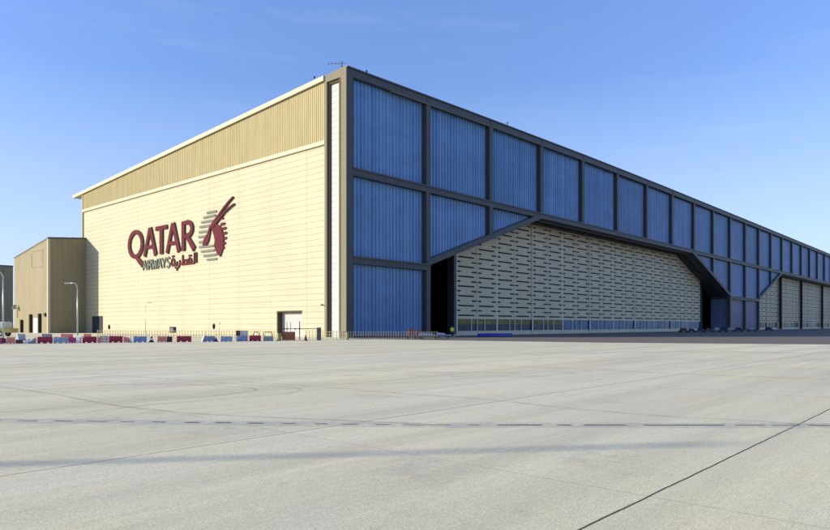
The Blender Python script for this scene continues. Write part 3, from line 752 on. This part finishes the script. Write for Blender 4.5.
# ------------------------------------------------------------------ plastic road barriers
def rotz_of(d): return math.atan2(d.y, d.x)
def barrier(L, h, mk, loc, rz, label, cover=None):
    t = thing('road_barrier', label, 'barrier', (0,0,0), 'plastic road barriers in a row')
    g = MB(); b = .26; prof = [(-b,0),(b,0),(b,h*.16),(b*.52,h*.44),(b*.34,h),(-b*.34,h),(-b*.52,h*.44),(-b,h*.16)]
    # body with two fork slots cut through its foot
    cuts = [(-L/2+.03, -L*.28), (-L*.14, L*.14), (L*.28, L/2-.03)]
    foot = [(-b,0),(b,0),(b,h*.16),(-b,h*.16)]
    for c0, c1 in cuts: g.prism(foot, 'x', c0, c1)
    up = [(-b,h*.161),(b,h*.161),(b*.52,h*.44),(b*.34,h),(-b*.34,h),(-b*.52,h*.44)]
    g.prism(up, 'x', -L/2+.03, L/2-.03)
    bd = bevel(g.build('body', M[mk], t), .025)
    g = MB(); g.tube([(-L*.3,0,h),(-L*.3,0,h+.035)], .07, 12); g.build('filler_cap', M['black'], bd)
    g = MB(); g.tube([(L/2-.03,0,h*.15),(L/2-.03,0,h*.95)], .05, 8); g.build('connector', M[mk], bd)
    t.location = loc; t.rotation_euler = (0,0,rz); return t
def bv(u): return 343.9 - u / 300 * 3.2
B = [(-12, 2.4, .8, 'b_mag', 'magenta barrier at the left edge of the photo'),
     (2, 5.4, .72, 'b_dark', 'narrow dark maroon barrier beside the lamp nearest the left edge'),
     (6, 15, .82, 'b_salmon', 'faded orange barrier just right of the leftmost lamp'),
     (15.4, 23, .5, 'b_dark', 'low dark maroon barrier between the faded orange one and the pale heap'),
     (37, 52.5, .85, 'b_red', 'crimson barrier, the first one right of the low pale grey ones'),
     (53.2, 68, .80, 'b_lav', 'grey-blue barrier between two crimson ones left of the annex lamp'),
     (68.4, 76, .82, 'b_mag', 'short magenta barrier touching the white T-shaped block'),
     (82, 96.6, .84, 'b_red', 'crimson barrier immediately right of the white T-shaped block'),
     (97.2, 101, .78, 'b_salmon', 'very narrow faded orange barrier between crimson one and pale box'),
     (109, 122.6, .88, 'b_red', 'crimson barrier in front of the fence corner by the dark service door'),
     (123.2, 129, .74, 'b_salmon', 'short faded orange barrier followed by a white wedge'),
     (133.2, 146.6, .82, 'b_blue', 'blue barrier standing left of the black and white cone'),
     (157, 166.3, .80, 'b_salmon', 'faded orange barrier under the square signboard'),
     (166.6, 172.2, .78, 'b_dark', 'short dark maroon barrier attached to the orange one under the signboard'),
     (176.5, 191.3, .82, 'b_red', 'crimson barrier standing alone right of the square signboard'),
     (204.2, 214.8, .80, 'b_blue', 'blue barrier with white wedge at its left foot'),
     (220, 232.2, .74, 'b_lav', 'grey-blue barrier in the gap between two blue ones'),
     (236.3, 247.4, .80, 'b_blue', 'blue barrier with a white box standing behind it'),
     (249.2, 260.8, .82, 'b_red', 'crimson barrier nearest the roller door'),
     (263.2, 273, .72, 'b_grey', 'dark grey barrier under a pipe hoop, left of the olive drum')]
for u0, u1, h, mk, lab in B:
    P, Q = gr(u0, bv(u0)), gr(u1, bv(u1)); d = Q - P
    barrier(max(.35, d.length), h*.8, mk, (P+Q)/2, rotz_of(d) + random.uniform(-.09, .09), lab)
B2 = [(41, 52, 'b_grey', 'grey barrier in the back row behind the first crimson one'), (60, 73, 'b_salmon', 'orange barrier in the back row behind the grey-blue one'),
      (17, 25, 'b_lav', 'grey-blue barrier in the back row behind the pale heap'), (83, 91, 'b_salmon', 'orange barrier in the back row behind the crimson one by the T-shaped block')]
for u0, u1, mk, lab in B2:
    P, Q = gr(u0, 340.6), gr(u1, 340.4); d = Q - P
    barrier(d.length, .8, mk, (P+Q)/2, rotz_of(d), lab)
# low pale grey wedges
def wedge(u0, u1, h, mk, label, flip=False, name='wedge_block'):
    P, Q = gr(u0, bv(u0)), gr(u1, bv(u1)); d = Q - P; L = d.length
    t = thing(name, label, 'wedge block', (0,0,0), 'low wedge blocks among the barriers')
    g = MB(); pr = [(-L/2,0),(L/2,0),(L/2,h),(L*.1,h*.82)] if not flip else [(-L/2,0),(L/2,0),(-L*.1,h*.82),(-L/2,h)]
    g.prism(pr, 'y', -.3, .3); bevel(g.build('body', M[mk], t), .04)
    g = MB(); g.box((L/2-.12) if not flip else -L/2+.02, (L/2-.02) if not flip else -L/2+.12, -.32, .32, 0, h*.4); g.build('foot', M['b_grey'], t)
    t.location = (P+Q)/2; t.rotation_euler = (0,0,rotz_of(d))
wedge(22.5, 30, .55, 'b_white', 'low pale wedge block left of the first crimson barrier, its left half')
wedge(29, 36.2, .62, 'b_grey', 'low grey wedge block touching the first crimson barrier')
wedge(129, 132.6, .7, 'b_white', 'white wedge block between orange and blue barriers', True)
wedge(201.5, 204, .7, 'b_white', 'white wedge block at the left foot of the lone blue barrier')
# T-shaped white block
P = gr(79, 343.1); t = thing('pedestal_block', 'white T-shaped block at the foot of the annex lamp', 'block', (0,0,0))
g = MB(); g.box(-.16,.16,-.2,.2,0,.55); g.build('stem', M['b_white'], t)
g = MB(); g.box(-.44,.44,-.24,.24,.55,.80); bevel(g.build('top', M['b_white'], t), .04)
t.location = P; t.rotation_euler = (0,0,ROT_CAM)
# pale box, white box, crate, drum
def crate(u, v, w, h, mk, name, label, cat, slats=True, lid=None):
    P = gr(u, v); t = thing(name, label, cat, (0,0,0))
    g = MB(); g.box(-w/2+.04,w/2-.04,-.36,.36,.08,h-.06); g.build('body', M[mk], t)
    g = MB()
    for x in (-w/2, w/2-.08):
        for y in (-.42,.34): g.box(x, x+.08, y, y+.08, 0, h)
    for z in (.04, h*.5, h-.09): g.box(-w/2+.08, w/2-.08, -.41,-.361, z, z+.08)
    g.build('frame', M[lid or mk], t)
    t.location = P; t.rotation_euler = (0,0,ROT_CAM + .15); return t
crate(105, 342.6, .72, .72, 'b_white', 'utility_box', 'pale box between a narrow orange and a crimson barrier', 'box', lid='b_grey')
crate(244.4, 340.9, .72, 1.25, 'b_white', 'utility_box', 'white cabinet standing behind a blue barrier', 'box', lid='galv')
crate(288.6, 340.5, 1.55, 1.08, 'wood', 'wooden_crate', 'red-brown crate in front of the white roller door', 'crate', lid='wood')
crate(238.3, 341.0, .45, 1.25, 'b_dark', 'fuel_cabinet', 'narrow dark maroon cabinet left of the white cabinet', 'box', lid='b_dark')
P = gr(279, 340.7); t = thing('steel_drum', 'olive drum beside the red-brown crate', 'drum', P)
g = MB(); z = 0; pts = []; rs = []
for zz, rr in ((0,.29),(.02,.3),(.28,.3),(.30,.325),(.33,.3),(.58,.3),(.60,.325),(.63,.3),(.88,.3),(.9,.29)): pts.append(P+Vector((0,0,zz))); rs.append(rr)
g.tube(pts, rs, 20); g.build('body', M['olive'], t, False)
g = MB(); g.tube([P+Vector((.1,.1,.9)), P+Vector((.1,.1,.94))], .05, 10); g.build('cap', M['black'], t)
# black and white cone
def cone(u, v, h, label, m1='black', m2='b_white'):
    P = gr(u, v); t = thing('traffic_cone', label, 'cone', P)
    g = MB(); g.box(P.x-.25,P.x+.25,P.y-.25,P.y+.25,0,.05); g.build('base', M[m1], t)
    g = MB()
    for i in range(4):
        z0, z1 = .05+(h-.05)*i/4, .05+(h-.05)*(i+1)/4; f = lambda z: .21*(1-(z-.05)/(h-.05))+.03
        g.tube([P+Vector((0,0,z0)), P+Vector((0,0,z1))], [f(z0), f(z1)], 14, mi=i % 2)
    g.build('cone', [M[m1], M[m2]], t)
cone(151.5, 342.3, .85, 'black and white cone between the blue and orange barriers')
cone(305.5, 340.8, .72, 'black cone by the boom gate, right of the red-brown crate', m2='b_dark')
cone(215.9, 341.7, .5, 'small black cone at the right end of the lone blue barrier', m2='b_dark')
# pipe hoops
def hoop(u0, u1, v, h, label):
    P, Q = gr(u0, v), gr(u1, v); t = thing('pipe_hoop', label, 'hoop barrier', (P+Q)/2); 
    up = Vector((0,0,h)); g = MB(); g.tube([P, P+up*.85, P.lerp(Q,.12)+up, P.lerp(Q,.88)+up, Q+up*.85, Q], .045, 8); g.build('hoop', M['frame'], t, True)
    for w_ in (P, Q):
        g = MB(); g.box(w_.x-.12, w_.x+.12, w_.y-.12, w_.y+.12, 0, .03); g.build('foot', M['frame'], t)
hoop(263.6, 272.4, 341.0, 1.05, 'dark pipe hoop behind the dark grey barrier')
hoop(253.5, 259, 341.0, 1.05, 'dark pipe hoop behind the crimson barrier nearest the roller door')

# ------------------------------------------------------------------ signs on posts, signboard, boom gate
def post_sign(u, k, h, label, shape='oval'):
    P = at(u, k); t = thing('post_sign', label, 'sign', (0,0,0))
    g = MB(); g.tube([(0,0,0),(0,0,h)], .035, 8); g.build('post', M['galv'], t)
    g = MB()
    if shape == 'oval': pts = [(.20*math.cos(R(a)), h-.35+.42*math.sin(R(a))) for a in range(0,360,24)]
    else: pts = [(-.5,h-.9),(.5,h-.9),(.5,h),(-.5,h)]
    g.prism(pts, 'y', -.075, -.036); pl = g.build('plate', M['frame_dark'], t)
    if shape != 'oval':
        g = MB(); g.box(-.42,.05,-.085,-.076,h-.75,h-.15); g.build('faded_patch', M['galv'], pl)
    t.location = P; t.rotation_euler = (0,0,ROT_CAM); return t
post_sign(214, 95, 2.05, 'small dark oval sign on a thin post before the cream wall, above a blue barrier')
post_sign(109.3, 112, 1.9, 'small dark oval sign on a thin post right of the dark service door')
post_sign(173, 100, 1.62, 'square dark signboard low in front of the cream wall', 'board')
G_ = thing('boom_gate', 'closed boom gate with grey cabinet, its arm across the roller door', 'gate', at(319, 82))
K = Vector(G_.location)
g = MB(); d = RT
def cbox(g, c, hx, hy, z0, z1, mi=0):     # box turned to face the apron
    ax = RT * hx; ay = FW * hy
    b_ = [c-ax-ay, c+ax-ay, c+ax+ay, c-ax+ay]
    g.hexa([(p.x,p.y,z0) for p in b_], [(p.x,p.y,z1) for p in b_], mi)
cbox(g, K, .24, .2, 0, 1.55); g.build('cabinet', M['frame'], G_)
g = MB(); cbox(g, K, .27, .23, 1.551, 1.62); g.build('cabinet_top', M['galv'], G_)
g = MB(); a_, b_ = K + FW*-.26 + RT*.3, K + FW*-.26 - RT*4.7
g.tube([a_+Vector((0,0,1.45)), b_+Vector((0,0,1.45))], [.05,.035], 8); arm = g.build('arm', M['fencegrey'], G_)
for s_ in (2.4, 2.9, 3.9, 4.3, 4.65):
    g = MB(); c = K + FW*-.26 - RT*s_; cbox(g, c, .10, .06, 1.33, 1.5); g.build('weight', M['black'], arm)
for u_, h_ in ((287,2.3),(290.5,2.3),(299.6,2.35)):
    P = at(u_, 84); t = thing('guide_post', {287:'thin pole left of the pair before the white roller door',290.5:'thin pole right of the pair before the white roller door',299.6:'thicker dark pole at the right edge of the roller door'}[u_], 'post', P)
    g = MB(); g.tube([P, P+Vector((0,0,h_))], .035 if u_ < 295 else .055, 8); g.build('pole', M['frame' if u_ < 295 else 'frame_dark'], t)
    g = MB(); g.tube([P, P+Vector((0,0,.06))], .14, 12); g.build('foot', M['frame'], t)

# ------------------------------------------------------------------ fences
def fence(P, Q, h, n, rails, m, label, pr=.04, pickets=0, group=None):
    t = thing('pipe_fence', label, 'fence', (P+Q)/2, group); d = (Q-P)
    for i in range(n+1):
        b_ = P + d*i/n; g = MB(); g.tube([b_, b_+Vector((0,0,h+.04)), b_+Vector((0,0,h+.10))], [pr,pr,pr*.4], 7); g.build('post', M[m], t)
    for z in rails:
        g = MB(); g.tube([P+Vector((0,0,z)), Q+Vector((0,0,z))], .03, 7); g.build('rail', M[m], t)
    if pickets:
        g = MB()
        for i in range(pickets):
            b_ = P + d*(i+.5)/pickets; g.tube([b_+Vector((0,0,.1)), b_+Vector((0,0,h-.06)), b_+Vector((0,0,h+.07))], [.018,.018,.006], 5)
        tag(g.build('pickets', M[m], t), 'slim pickets of the fence')
    return t
fence(at(97.5, 103), at(205, 96), 1.05, 40, (.45, .98), 'fence', 'cream pipe fence along the left half of the cream wall')
fence(at(206, 96), at(277, 90), 1.05, 26, (.45, .98), 'fence', 'cream pipe fence along the wall between the lone blue barrier and the drum')
fence(at(306, 88), at(340, 85.5), 1.05, 10, (.3, .62, .98), 'fence', 'cream pipe fence between boom gate and hangar corner')
fence(at(341, 85.4), at(437, 84.6), 1.0, 38, (.12, .55, .97), 'fencegrey', 'pale pipe fence in front of the lowest blue bay')
fence(at(97.5, 103), at(97.8, 99), 1.05, 2, (.45, .98), 'fence', 'short return of cream fence left end by the dark service door')
for i, u_ in enumerate((347, 346)):
    if i: break
    P = at(u_, 84.6); t = thing('hydrant', 'yellow hydrant at the foot of the hangar corner post', 'hydrant', P)
    g = MB(); g.tube([P, P+Vector((0,0,.1)), P+Vector((0,0,.11)), P+Vector((0,0,.7)), P+Vector((0,0,.85)), P+Vector((0,0,.95))], [.22,.22,.14,.14,.17,.06], 14); g.build('barrel', M['olive'], t, True)
    g = MB(); g.tube([P-RT*.28+Vector((0,0,.55)), P+RT*.28+Vector((0,0,.55))], .07, 10); g.build('outlet', M['olive'], t)

# ------------------------------------------------------------------ bits along the front
def tow_cart(P, L, h, mk, label, rz=None):
    t = thing('tow_cart', label, 'cart', (0,0,0), 'low equipment carts along the hangar front')
    g = MB(); g.box(-L/2, L/2, -.5, .5, .34, .46); g.build('deck', M['frame'], t)
    g = MB(); g.hexa([(-L*.4,-.42,.46),(L*.3,-.42,.46),(L*.3,.42,.46),(-L*.4,.42,.46)], [(-L*.3,-.3,h),(L*.2,-.3,h*.9),(L*.2,.3,h*.9),(-L*.3,.3,h)]); bevel(g.build('load', M[mk], t), .06)
    for x in (-L*.35, L*.35):
        for y in (-.5,.5):
            g = MB(); g.tube([(x,y-.06,.2),(x,y+.06,.2)], .2, 14); g.build('wheel', M['black'], t)
    g = MB(); g.tube([(L/2,0,.4),(L/2+.9,0,.2)], .04, 8); g.build('tow_bar', M['galv'], t)
    t.location = P; t.rotation_euler = (0,0,ROT_CAM if rz is None else rz)
tow_cart(at(442, 92), 2.0, .85, 'tarp', 'low cart under blue-grey sheet at the dark gap beside the doors')
tow_cart(at(428, 87), 3.2, .85, 'tarp', 'low cart with blue-grey load at the right end of the pale fence')
tow_cart(at(412, 88), 1.5, 1.45, 'b_dark', 'cart with tall maroon load behind the pale fence')
tow_cart(at(419, 89), 1.2, 1.3, 'b_dark', 'narrow cart with maroon load beside the taller maroon one')
rr = random.Random(9)
for i, (u_, k_, L_, h_, mk, lab) in enumerate([(684,166,3.2,2.2,'b_dark','maroon loaded cart by the right end of the patterned doors'), (692,170,2.4,1.5,'navy','small dark cart at the right end of the patterned doors'),
      (701,172,2.6,2.4,'navy','tall dark cart in front of the dark door pocket'), (709,174,2.8,1.7,'b_dark','low maroon cart before the door pocket'),
      (717,178,2.4,2.6,'b_grey','grey cart at the blue jamb'), (724,180,2.2,2.7,'navy','tall dark cart in front of the blue jamb'),
      (731,184,3.2,2.0,'b_grey','long grey cart below the first mauve wall bay'), (739,188,3.0,2.2,'navy','dark cart below the second mauve wall bay'), (752,196,3.4,1.8,'b_grey','pale cart further along the mauve wall'), (769,222,3.6,2.4,'navy','dark cart before the second opening')]):
    tow_cart(at(u_, k_), L_*.8, .55 + h_*.3, mk, lab)
# long low blue bundle lying at the sill of the doors
P, Q = at(478, 103.5), at(512, 108.5); t = thing('pipe_bundle', 'bright blue bundle of hoses lying along the foot of the patterned doors', 'hose bundle', (P+Q)/2)
M['hose'] = mat('blue_hose', (.02, .06, .35), rough=.5)
for dz, dy in ((.15,-.16),(.15,.16),(.42,0)):
    g = MB(); off = Vector((0,dy,dz)); g.tube([P+off, P.lerp(Q,.5)+off+Vector((0,-.3,0)), Q+off], .15, 10); g.build('hose', M['hose'], t, True)

# ------------------------------------------------------------------ service truck at far left
t = thing('service_truck', 'small truck with grey tank body above yellow-green chassis at the left edge', 'truck', (0,0,0))
g = MB(); g.box(-3.9, 1.4, -1.1, 1.1, .62, 1.35); bevel(g.build('side_skirt', M['limeyellow'], t), .05)
g = MB(); pr = [(-1.05,1.36),(1.05,1.36),(1.05,2.15),(.75,2.45),(-.75,2.45),(-1.05,2.15)]; g.prism(pr, 'x', -2.9, 1.1); bevel(g.build('tank', M['truckgrey'], t), .05)
g = MB(); g.prism([(1.45,.5),(3.05,.5),(3.05,1.35),(2.65,2.25),(1.45,2.25)], 'y', -1.05, 1.05); cab = bevel(g.build('cab', M['limeyellow'], t), .06)
g = MB(); g.prism([(1.7,1.4),(2.85,1.4),(2.55,2.1),(1.7,2.1)], 'y', 1.052, 1.07); g.build('window', M['glass'], cab)
for x in (-2.2, -.9, 2.2):
    for y in (-1.0, 1.0):
        g = MB(); g.tube([(x,y-.14,.45),(x,y+.14,.45)], .45, 18); w_ = g.build('wheel', M['black'], t)
        g = MB(); g.tube([(x,y-.16,.45),(x,y+.16,.45)], .22, 12); g.build('rim', M['galv'], w_)
t.location = at(-8.8, 110); t.rotation_euler = (0,0,ROT_CAM + math.pi)

# ------------------------------------------------------------------ worker in a hi-vis jacket by the dark gap
def person(loc, rz, label):
    t = thing('person', label, 'person', (0,0,0))
    V = []; E = []; RR = []
    def n(p, r, par=None):
        V.append(p); RR.append(r)
        if par is not None: E.append((par, len(V)-1))
        return len(V)-1
    pel = n((0,0,.95), .135); wa = n((0,0,1.10), .12, pel); ch = n((0,-.01,1.32), .145, wa); sh = n((0,0,1.43), .10, ch)
    nk = n((0,-.01,1.52), .055, sh); hd0 = n((0,-.015,1.60), .075, nk); hd1 = n((0,-.02,1.68), .088, hd0); hd2 = n((0,-.015,1.75), .055, hd1)
    for s in (-1, 1):
        h_ = n((.10*s,0,.88), .095, pel); k = n((.11*s,-.03+.06*s,.49), .065, h_); a = n((.12*s,.03+.08*s,.09), .045, k); f = n((.12*s,-.13+.08*s,.04), .035, a)
        s0 = n((.17*s,0,1.42), .07, sh); e = n((.25*s,.03,1.13), .045, s0); w = n((.24*s,-.08,.90), .028, e); pm = n((.235*s,-.11,.83), .030, w)
        for j, (dx, l) in enumerate(((-.024,.07),(-.008,.08),(.008,.075),(.024,.06))):
            q1 = n((.235*s, -.13+dx*1.1, .83-l*.6), .0085, pm); n((.225*s, -.145+dx, .83-l*1.1), .007, q1)
        n((.20*s, -.135, .82), .009, pm)
    me = bpy.data.meshes.new('body'); me.from_pydata(V, E, []); o = bpy.data.objects.new('body', me); C.objects.link(o); o.parent = t
    me.materials.append(M['skin'])
    md = o.modifiers.new('skin', 'SKIN'); md.use_smooth_shade = True
    for i, r in enumerate(RR): me.skin_vertices[0].data[i].radius = (r, r*(.78 if i in (0,1,2,3) else 1))
    for i, d in enumerate(me.skin_vertices[0].data): d.use_root = (i == 0)
    ss = o.modifiers.new('sub', 'SUBSURF'); ss.levels = 1; ss.render_levels = 1
    g = MB(); g.tube([(0,0,.88),(0,0,1.0),(0,-.01,1.25),(0,-.01,1.42),(0,-.01,1.5)], [.185,.18,.20,.185,.08], 16)
    for s in (-1, 1): g.tube([(.13*s,0,1.44),(.19*s,.005,1.40),(.26*s,.03,1.13),(.25*s,-.05,.95)], [.07,.09,.068,.05], 12)
    g.build('jacket', M['hivis'], t, True)
    g = MB()
    for s in (-1, 1): g.tube([(.09*s,0,.98),(.10*s,0,.86),(.11*s,-.03+.06*s,.49),(.12*s,.03+.08*s,.1)], [.13,.12,.088,.075], 12)
    g.build('trousers', M['navy'], t, True)
    g = MB(); g.tube([(0,0,1.66),(0,-.0,1.72),(0,0,1.78),(0,0,1.80)], [.105,.104,.065,.02], 14); g.build('hair', M['hair'], t, True)
    t.location = loc; t.rotation_euler = (0,0,rz)
person(at(452.3, 101), ROT_CAM + .3, 'person in yellow-green hi-vis jacket standing at the dark gap beside the doors')

# ------------------------------------------------------------------ light
w = bpy.data.worlds.new('World'); sc.world = w; w.use_nodes = True; nt = w.node_tree
bg = nt.nodes['Background']; sky = nt.nodes.new('ShaderNodeTexSky'); sky.sky_type = 'NISHITA'; sky.sun_disc = False
sky.sun_elevation = EL; sky.sun_rotation = math.atan2(-SD.x, -SD.y)
sky.altitude = 0; sky.air_density = 1.0; sky.dust_density = 0.35; sky.ozone_density = 5.0
tint = nt.nodes.new('ShaderNodeVectorMath'); tint.operation = 'MULTIPLY'; nt.links.new(sky.outputs[0], tint.inputs[0]); tint.inputs[1].default_value = (1.06, .90, .97)
tcw = nt.nodes.new('ShaderNodeTexCoord'); sw = nt.nodes.new('ShaderNodeSeparateXYZ'); nt.links.new(tcw.outputs['Generated'], sw.inputs[0])
lift = mrange(nt, sw.outputs['Z'], .02, .46, .80, 1.30)              # pale dusty air evens out the sky
mw = nt.nodes.new('ShaderNodeMapping'); mw.inputs['Scale'].default_value = (2.2, 2.2, 16); nt.links.new(tcw.outputs['Generated'], mw.inputs['Vector'])
cir = mrange(nt, noise(nt, mw.outputs[0], 1.6, 7, .62), .55, .80, 0, .10)   # thin cirrus
sc1 = nt.nodes.new('ShaderNodeVectorMath'); sc1.operation = 'SCALE'; nt.links.new(tint.outputs[0], sc1.inputs[0]); nt.links.new(lift, sc1.inputs['Scale'])
cl = mix_col(nt, cir, sc1.outputs[0], (3.6, 3.9, 4.6))
hz = mrange(nt, sw.outputs['Z'], .0, .34, .62, 0.)                      # dust haze low in the sky
cl = mix_col(nt, hz, cl, (3.25, 3.8, 4.6))
nt.links.new(cl, bg.inputs['Color']); bg.inputs['Strength'].default_value = .125
sun = bpy.data.lights.new('sun', 'SUN'); sun.energy = 4.1; sun.angle = R(.5); sun.color = (1.0, .90, .72)
so = bpy.data.objects.new('sun', sun); C.objects.link(so)
dv = Vector((SD.x*math.cos(EL), SD.y*math.cos(EL), -math.sin(EL)))
so.rotation_euler = dv.to_track_quat('-Z', 'Y').to_euler(); so.location = (-60, 60, 80)

# ------------------------------------------------------------------ camera
cam = bpy.data.cameras.new('camera'); co = bpy.data.objects.new('camera', cam); C.objects.link(co)
co.location = CAM; co.rotation_euler = (math.pi/2, 0, ROT_CAM)
cam.sensor_width = 36; cam.lens = FPX / 830 * 36; cam.shift_y = (HV - 265) / 830; cam.shift_x = 0
cam.clip_start = .1; cam.clip_end = 8000
sc.camera = co
sc.view_settings.view_transform = 'Standard'; sc.view_settings.look = 'None'; sc.view_settings.gamma = 1
sc.view_settings.exposure = 0.92
